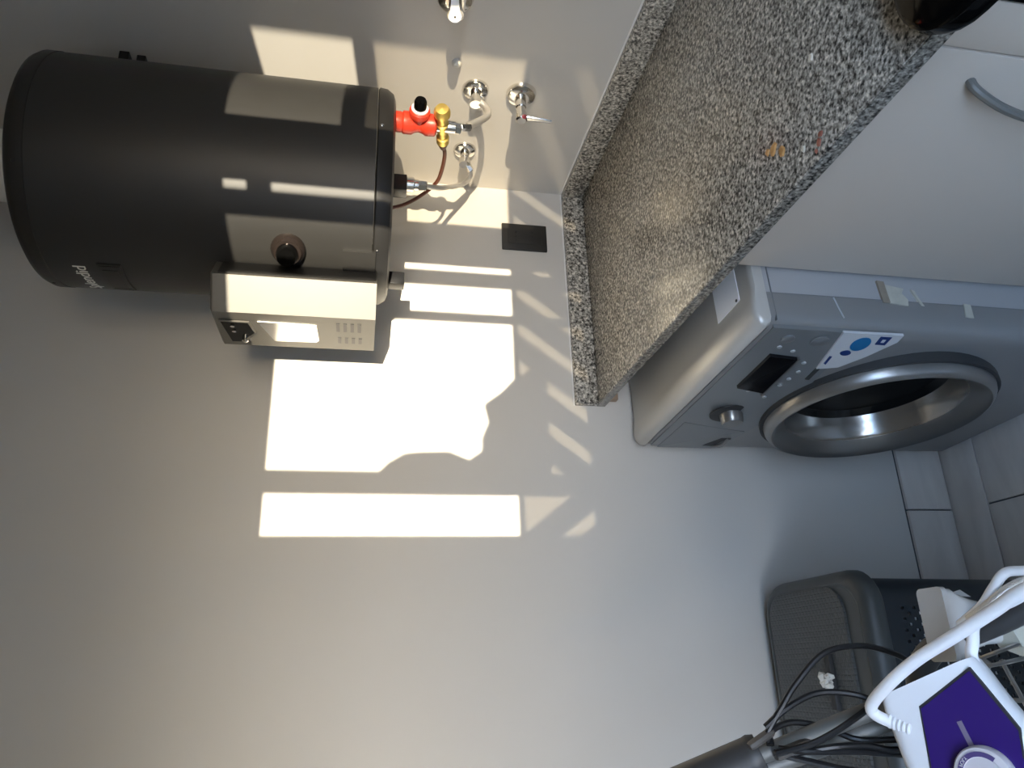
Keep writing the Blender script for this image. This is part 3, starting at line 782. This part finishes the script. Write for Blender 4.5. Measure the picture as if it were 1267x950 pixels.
# ------------------------------------------------------------------ laundry hamper
HX0, HX1, HY0, HY1, HZ = -1.52, -1.048, -0.405, -0.035, 0.585
hp = thing('laundry_hamper', ((HX0 + HX1) / 2, (HY0 + HY1) / 2, 0), 'charcoal plastic laundry hamper with woven-look lid against the back wall', 'hamper')
hcx, hcy = (HX0 + HX1) / 2, (HY0 + HY1) / 2
W_, L_ = HX1 - HX0, HY1 - HY0
mb = MB()
mb.rings([[V((hcx + x, hcy + y, z)) for x, y in rrect(W_ - 0.03 - i, L_ - 0.03 - i, 0.055, 6)] for z, i in ((0.0, 0.03), (0.02, 0.02), (0.53, 0.0), (0.562, 0.0))], cap1=False)
# drop the flat part of the front, where the pierced panel sits
kill = [f for f in mb.bm.faces if f.calc_center_median().y < HY0 + 0.025 and len(f.verts) == 4 and 0.02 < f.calc_center_median().z < 0.50 and f.calc_area() > 0.05]
bmesh.ops.delete(mb.bm, geom=kill, context='FACES')
mb.build('body', M['hamper_body'], hp)
mb = MB()
y_f = lambda z: HY0 + 0.015 + 0.01 * (1 - (z - 0.02) / 0.51)
nx, nz = 34, 42
px0, px1 = HX0 + 0.015 + 0.055, HX1 - 0.015 - 0.055
for i in range(nx):
    for j in range(nz):
        xa = px0 + (px1 - px0) * i / nx; xb = px0 + (px1 - px0) * (i + 1) / nx
        za = 0.02 + 0.51 * j / nz; zb = 0.02 + 0.51 * (j + 1) / nz
        cx, cz = (xa + xb) / 2, (za + zb) / 2
        oc = [V((x, y_f(z), z)) for x, z in ((xa, za), (xb, za), (xb, zb), (xa, zb))]
        ov = [mb.bm.verts.new(p) for p in oc]
        if j > nz - 3 or (i + j) % 2:
            mb.bm.faces.new(ov); continue
        k = 0.52
        mid = V((cx, y_f(cz), cz))
        iv = [mb.bm.verts.new(mid + (p - mid) * k) for p in oc]
        bv = [mb.bm.verts.new(mid + (p - mid) * k + V((0, 0.003, 0))) for p in oc]
        for q in range(4):
            w = (q + 1) % 4
            mb.bm.faces.new((ov[q], ov[w], iv[w], iv[q])); mb.bm.faces.new((iv[q], iv[w], bv[w], bv[q]))
bmesh.ops.remove_doubles(mb.bm, verts=mb.bm.verts, dist=0.0001)
mb.build('pierced_panel', M['hamper_body'], hp)
mb = MB()
mb.rings([[V((hcx + x, hcy + y, z)) for x, y in rrect(W_ - i, L_ - i, 0.07 - i / 3, 7)] for z, i in ((0.546, 0.004), (0.549, 0.0), (0.562, 0.0), (0.572, 0.008), (0.582, 0.025), (0.585, 0.045), (0.583, 0.055), (0.581, 0.06))])
ld = mb.build('lid', M['hamper'], hp)
mb = MB()
PX, PY = hcx, hcy + 0.018
lp = [[V((PX + x, PY + y, z)) for x, y in rrect(W_ - i, L_ - 0.05 - i, 0.065 - i / 4, 7)] for z, i in ((0.580, 0.050), (0.586, 0.052), (0.588, 0.062))]
mb.rings(lp)
mb.build('woven_panel', M['lid'], ld, loc=(PX, PY, 0.585))
MB().box((-1.247, -0.272, 0.592), (0.100, 0.017, 0.012), 0.003).build('handle_slot', M['gasket'], ld)
mb = MB()
for k in range(9):
    a = random.random() * 6.28; rr = 0.012 * random.random()
    c = V((-1.246 + rr * math.cos(a), -0.276 + rr * math.sin(a) * 0.8, 0.601 + random.random() * 0.012))
    s_ = V((random.uniform(.006, .013), random.uniform(.005, .010), random.uniform(.006, .012)))
    mx = Matrix.Translation(c) @ Matrix.Rotation(random.random() * 3, 4, V((random.random(), random.random(), 1)))
    r = bmesh.ops.create_icosphere(mb.bm, subdivisions=1, radius=1, matrix=mx @ Matrix.Diagonal((*s_, 1)))
tag(mb.build('plastic_tie', M['white_print'], ld, angle=10), 'crumpled whitish tie knotted on the lid handle')
mb = MB()
for cx, cz, rx, rz in ((-1.165, 0.435, 0.045, 0.05), (-1.225, 0.40, 0.05, 0.07), (-1.120, 0.375, 0.025, 0.04)):
    lo = [[V((cx + rx * (1 + 0.25 * math.sin(3 * k)) * math.cos(2 * PI * k / 16), y_f(cz) + dy, cz + rz * (1 + 0.25 * math.cos(2.3 * k)) * math.sin(2 * PI * k / 16))) for k in range(16)] for dy in (0.0034, 0.0070)]
    mb.rings(lo)
mb.build('inner_liner', M['linen'], hp)
# washing inside, glimpsed through the holes
mb = MB()
lp = []
for z, s_ in ((0.012, 0.6), (0.05, 0.85), (0.18, 0.9), (0.30, 0.86), (0.40, 0.72), (0.46, 0.4)):
    lp.append([V((hcx + 0.05 + 0.18 * s_ * math.cos(2 * PI * k / 18) * (1 + 0.12 * math.sin(k * 2.3 + z * 20)), hcy + 0.145 * s_ * math.sin(2 * PI * k / 18) * (1 + 0.10 * math.cos(k * 1.7 + z * 13)), z)) for k in range(18)])
mb.rings(lp)
tag(mb.build('laundry', M['linen']), 'pale laundry glimpsed through the holes of the charcoal hamper', 'laundry')

# ------------------------------------------------------------------ folded ironing board with iron
ib = thing('ironing_board', (-1.33, -0.98, 0), 'folded ironing board with grey tube legs and wire iron rest', 'ironing board')
bm_ = MB()
BM = frame((-1.33, -0.975, 0.0), (0.0, -1.0, 0.06), (1, 0, 0))
outl = [(-0.16, 0.0), (0.17, 0.0), (0.178, 0.795), (0.170, 0.816), (0.150, 0.824), (0.130, 0.816), (0.120, 0.79), (0.108, 0.765), (0.08, 0.755), (-0.11, 0.755), (-0.15, 0.74), (-0.165, 0.70)]
bm_.rings([[V((-1.33 + x, -0.985 + 0.03 * z, z)) for x, z in outl], [V((-1.33 + x, -0.955 + 0.03 * z, z)) for x, z in outl]])
bm_.build('board_cover', M['cream'], ib)
def leg(a, b, e=0.0):
    a, b = V(a), V(b)
    d = (b - a).normalized()
    return MB().tube([a - d * e, b], 0.0095, 12)
l1a, l1b = V((-1.257, -0.872, 0.935)), V((-1.306, -0.806, 1.055))
l2a, l2b = V((-1.270, -0.864, 0.912)), V((-1.318, -0.797, 1.038))
leg(l1a, l1b, 0.06).build('leg', M['tube_steel'], ib)
leg(l2a, l2b, 0.05).build('leg', M['tube_steel'], ib)
ca, cb_ = V((-1.300, -0.812, 1.042)), V((-1.345, -0.757, 1.150))
MB().tube([ca, ca + (cb_ - ca) * 0.06, ca + (cb_ - ca) * 0.10, ca + (cb_ - ca) * 0.9, cb_], [0.021, 0.0235, 0.0225, 0.0225, 0.018], 18).build('foot_sleeve', M['dark_tube'], ib)
rp = [V(p) for p in [(-1.145, -1.040, 0.832), (-1.168, -0.994, 0.846), (-1.182, -0.952, 0.857), (-1.192, -0.918, 0.866), (-1.202, -0.898, 0.873), (-1.221, -0.889, 0.884), (-1.245, -0.888, 0.888), (-1.262, -0.890, 0.886), (-1.290, -0.900, 0.880)]]
MB().tube(rp, 0.0135, 14, smooth=5).build('rest_tube', M['dark_tube'], ib)
for a, b in (((-1.222, -0.905, 0.842), (-1.208, -0.985, 0.818)), ((-1.214, -0.900, 0.830), (-1.196, -0.960, 0.815)), ((-1.212, -0.935, 0.822), (-1.262, -0.955, 0.822)), ((-1.192, -0.895, 0.838), (-1.216, -0.915, 0.818)), ((-1.250, -0.91, 0.845), (-1.250, -1.0, 0.822))):
    MB().tube([a, b], 0.0022, 8).build('rest_wire', M['wire'], ib)

# iron resting on the wire rest
IA = V((-1.242, -0.937, 0.974)); IN = V((0, -0.5, 0.866)).normalized()
E1 = V((0.035, -0.078, -0.046)).normalized(); E1 = (E1 - IN * E1.dot(IN)).normalized(); E2 = -(IN.cross(E1))
IM = Matrix(((E1.x, E2.x, IN.x, IA.x), (E1.y, E2.y, IN.y, IA.y), (E1.z, E2.z, IN.z, IA.z), (0, 0, 0, 1)))
ir = thing('steam_iron', IM @ V((0.048, 0.11, -0.06)), 'white steam iron with purple water tank and thick white cord', 'iron')
def IL(p): return (V(p) - IA).dot(E1), (V(p) - IA).dot(E2)
sec = [(0.000, -0.002, 0.095, 0.0), (0.012, -0.006, 0.097, 0.0), (0.035, -0.010, 0.099, 0), (0.060, -0.014, 0.103, 0), (0.10, -0.016, 0.104, -0.003), (0.14, -0.012, 0.100, -0.008), (0.18, 0.002, 0.092, -0.014), (0.215, 0.024, 0.072, -0.020), (0.235, 0.042, 0.056, -0.026)]
mb = MB()
lp = []
for t, a, b, dz in sec:
    lp.append([IM @ V((x, t, z + dz)) for x, z in ((a, -0.010), (a + 0.006, -0.002), (a + 0.014, 0), (b - 0.014, 0), (b - 0.006, -0.002), (b, -0.010), (b - 0.006, -0.05), (b - 0.012, -0.062), (a + 0.004, -0.062), (a - 0.004, -0.05))])
mb.rings(lp)
mb.build('shell', M['white'], ir, angle=50)
w = [IL(p) for p in ((-1.252, -.970, .955), (-1.218, -1.016, .928), (-1.267, -1.04, .914))]
win_p = [w[0], (w[1][0] - 0.004, w[1][1]), (w[2][0] - 0.004, w[2][1]), (0.089, 0.085), (0.084, 0.13), (0.068, 0.17), (0.05, 0.18), (0.02, 0.165), (0.004, 0.13), (0.006, 0.085)]
mb = MB(); mb.prism(win_p, -0.004, 0.0012, IM)
mb.build('water_tank', M['purple'], ir)
cen = V((sum(p[0] for p in win_p) / len(win_p), sum(p[1] for p in win_p) / len(win_p)))
mb = MB(); mb.prism([(cen.x + (x - cen.x) * 1.04, cen.y + (y - cen.y) * 1.03) for x, y in win_p], -0.004, 0.0005, IM)
mb.build('tank_seal', M['gasket'], ir)
dl = [IL(p) for p in ((-1.262, -.997, .939), (-1.282, -1.002, .936))]
mb = MB()
dx_, dy_ = dl[1][0] - dl[0][0], dl[1][1] - dl[0][1]
q = math.hypot(dx_, dy_); nx_, ny_ = -dy_ / q * 0.0022, dx_ / q * 0.0022
mb.prism([(dl[0][0] + nx_, dl[0][1] + ny_), (dl[0][0] - nx_, dl[0][1] - ny_), (dl[1][0] - nx_, dl[1][1] - ny_), (dl[1][0] + nx_, dl[1][1] + ny_)], 0.001, 0.0020, IM)
mb.build('fill_scale', M['scale_line'], ir)
DCn = IL((-1.306, -1.008, 0.932))
DI = IM @ Matrix.Translation((DCn[0], DCn[1], 0.001))
dial = MB().lathe([(0.025, 0), (0.025, 0.006), (0.0235, 0.009), (0.017, 0.010), (0.016, 0.008), (0, 0.008)], DI, 40).build('temperature_dial', M['dial'], ir)
def arc(r0, r1, a0, a1, z0, z1, n=14):
    mb = MB()
    lo = []
    for k in range(n + 1):
        a = math.radians(a0 + (a1 - a0) * k / n)
        lo.append([DI @ V((r * math.cos(a), r * math.sin(a), z)) for r, z in ((r0, z0), (r1, z0), (r1, z1), (r0, z1))])
    return mb.rings(lo)
arc(0.0165, 0.0205, -140, -30, 0.0090, 0.0104).build('purple_band', M['purple_print'], dial)
me = text_mesh('POLY', 0.0042)
for v in me.vertices:
    a = math.radians(-118) + v.co.x / 0.0185
    rr = 0.0185 - v.co.y
    v.co = DI @ V((rr * math.cos(a), rr * math.sin(a), 0.0106 + v.co.z * 0.3))
me.materials.append(M['white_print'])
o = bpy.data.objects.new('dial_lettering', me); COL.objects.link(o); o.parent = dial; o.matrix_parent_inverse = WORLD(dial).inverted()
# cord
cs = MB()
cp0 = [IM @ V((-0.004, 0.012, -0.020)), V((-1.243, -0.951, 0.984)), V((-1.229, -0.966, 0.981)), V((-1.208, -0.997, 0.969)), V((-1.190, -1.033, 0.956)), V((-1.171, -1.072, 0.944)), V((-1.157, -1.105, 0.940)), V((-1.145, -1.145, 0.925)), V((-1.135, -1.175, 0.87)), V((-1.13, -1.185, 0.75)), V((-1.135, -1.18, 0.45)), V((-1.15, -1.17, 0.12)), V((-1.18, -1.15, 0.012)), V((-1.26, -1.12, 0.007)), V((-1.36, -1.14, 0.007))]
cp0 = [IM @ V((0.010, 0.030, -0.008)), IM @ V((-0.006, 0.020, -0.002)), IM @ V((-0.010, 0.006, 0.006))] + cp0[2:]
MB().tube(cp0, 0.0058, 14, smooth=7).build('cord', M['cord_white'], ir)
mb = MB()
for k in range(5):
    c0 = IM @ V((-0.003 + 0.0034 * k, 0.022 + 0.0030 * k, -0.005))
    d0 = (E1 * 0.7 + E2 * 0.6).normalized()
    mb.lathe([(0.0066, -0.0020), (0.0076, 0), (0.0066, 0.0020)], frame(c0, d0), 14)
mb.build('strain_relief', M['white'], ir)
MB().tube([(-1.222, -0.990, 0.898), (-1.208, -0.992, 0.906), (-1.194, -0.998, 0.906), (-1.179, -1.008, 0.909), (-1.168, -1.030, 0.910), (-1.162, -1.060, 0.912), (-1.150, -1.09, 0.900), (-1.138, -1.135, 0.86), (-1.134, -1.165, 0.80), (-1.131, -1.182, 0.72)], 0.0056, 12, smooth=6).build('cord', M['cord_white'], ir)
MB().tube([(-1.180, -1.020, 0.935), (-1.166, -1.042, 0.928), (-1.151, -1.052, 0.920), (-1.138, -1.062, 0.912), (-1.138, -1.078, 0.903), (-1.138, -1.11, 0.885), (-1.135, -1.145, 0.84), (-1.132, -1.18, 0.74)], 0.0045, 12, smooth=6).build('cord', M['cord_white'], ir)
MB().tube([(-1.176, -1.032, 0.935), (-1.163, -1.052, 0.926), (-1.152, -1.064, 0.915), (-1.146, -1.078, 0.903), (-1.142, -1.11, 0.87), (-1.136, -1.15, 0.82), (-1.132, -1.18, 0.73)], 0.0042, 12, smooth=6).build('cord', M['steel'], ir)

# clear plastic cup wedged in the wire rest
cu = thing('measuring_cup', (-1.172, -0.925, 0.80), 'clear plastic measuring cup standing behind the white iron cord', 'cup')
CX = Matrix(((1, 0, 0, -1.175), (0, 1, 0, -0.930), (0, 0, 1, 0), (0, 0, 0, 1)))
mb = MB()
secs = [(0.884, 0.072, 0.036, 0.006), (0.872, 0.070, 0.034, 0.006), (0.862, 0.060, 0.032, 0.008), (0.848, 0.050, 0.032, 0.010), (0.835, 0.044, 0.032, 0.012), (0.815, 0.042, 0.030, 0.013), (0.802, 0.038, 0.026, 0.012)]
lp = [[CX @ V((x, y, z)) for x, y in rrect(a, b, r, 4)] for z, a, b, r in secs]
lp += [[CX @ V((x * 0.93, y * 0.9, z + 0.002)) for x, y in rrect(a, b, r, 4)] for z, a, b, r in reversed(secs)]
mb.rings(lp, cap0=False, cap1=True)
mb.bm.verts.ensure_lookup_table()
mb.build('cup_wall', M['plastic'], cu)
mb = MB()
o_ = [[CX @ V((x, y, z)) for x, y in rrect(0.074, 0.038, 0.006, 4)] for z in (0.880, 0.886)]
i_ = [[CX @ V((x, y, z)) for x, y in rrect(0.066, 0.031, 0.005, 4)] for z in (0.886, 0.880)]
mb.rings(o_ + i_ + [o_[0]], cap0=False, cap1=False)
mb.build('rim', M['plastic'], cu)

# ------------------------------------------------------------------ black cables looped over the board feet
ca_ = thing('cable_bundle', (-1.285, -0.826, 1.04), 'looped black cables with grey plugs hung on ironing board foot', 'cable')
runs = [
    [(-1.290, -0.828, 1.040), (-1.277, -0.833, 1.042), (-1.253, -0.842, 1.027), (-1.229, -0.849, 1.009), (-1.199, -0.858, 0.975), (-1.193, -0.863, 0.931), (-1.202, -0.865, 0.894), (-1.215, -0.858, 0.865), (-1.235, -0.84, 0.82)],
    [(-1.272, -0.834, 1.045), (-1.253, -0.843, 1.020), (-1.240, -0.850, 0.988), (-1.241, -0.860, 0.955), (-1.250, -0.872, 0.938), (-1.266, -0.877, 0.967), (-1.286, -0.866, 1.007), (-1.297, -0.846, 1.043)],
    [(-1.290, -0.832, 1.040), (-1.277, -0.826, 1.034), (-1.269, -0.828, 1.009), (-1.275, -0.836, 0.976), (-1.287, -0.854, 0.951), (-1.288, -0.864, 0.919), (-1.286, -0.874, 0.888), (-1.28, -0.88, 0.85)],
    [(-1.293, -0.838, 1.035), (-1.296, -0.853, 1.010), (-1.298, -0.862, 0.959), (-1.304, -0.873, 0.892), (-1.308, -0.918, 0.808)],
    [(-1.297, -0.835, 1.040), (-1.306, -0.845, 1.007), (-1.315, -0.857, 0.969), (-1.32, -0.87, 0.93)],
    [(-1.300, -0.836, 1.03), (-1.292, -0.862, 0.985), (-1.292, -0.868, 0.95), (-1.297, -0.872, 0.92), (-1.292, -0.874, 0.87)],
]
for q in runs:
    MB().tube(q, 0.0034, 8, smooth=6).build('cable', M['cable'], ca_)
def plugbox(a, b, r):
    a, b = V(a), V(b)
    return MB().tube([a, a + (b - a) * 0.1, a + (b - a) * 0.9, b], [r * 0.8, r, r, r * 0.7], 8, flat=0.7).build('plug', M['plug'], ca_)
plugbox((-1.291, -0.829, 1.064), (-1.276, -0.832, 1.036), 0.0065)
plugbox((-1.300, -0.838, 1.040), (-1.288, -0.842, 1.000), 0.0085)
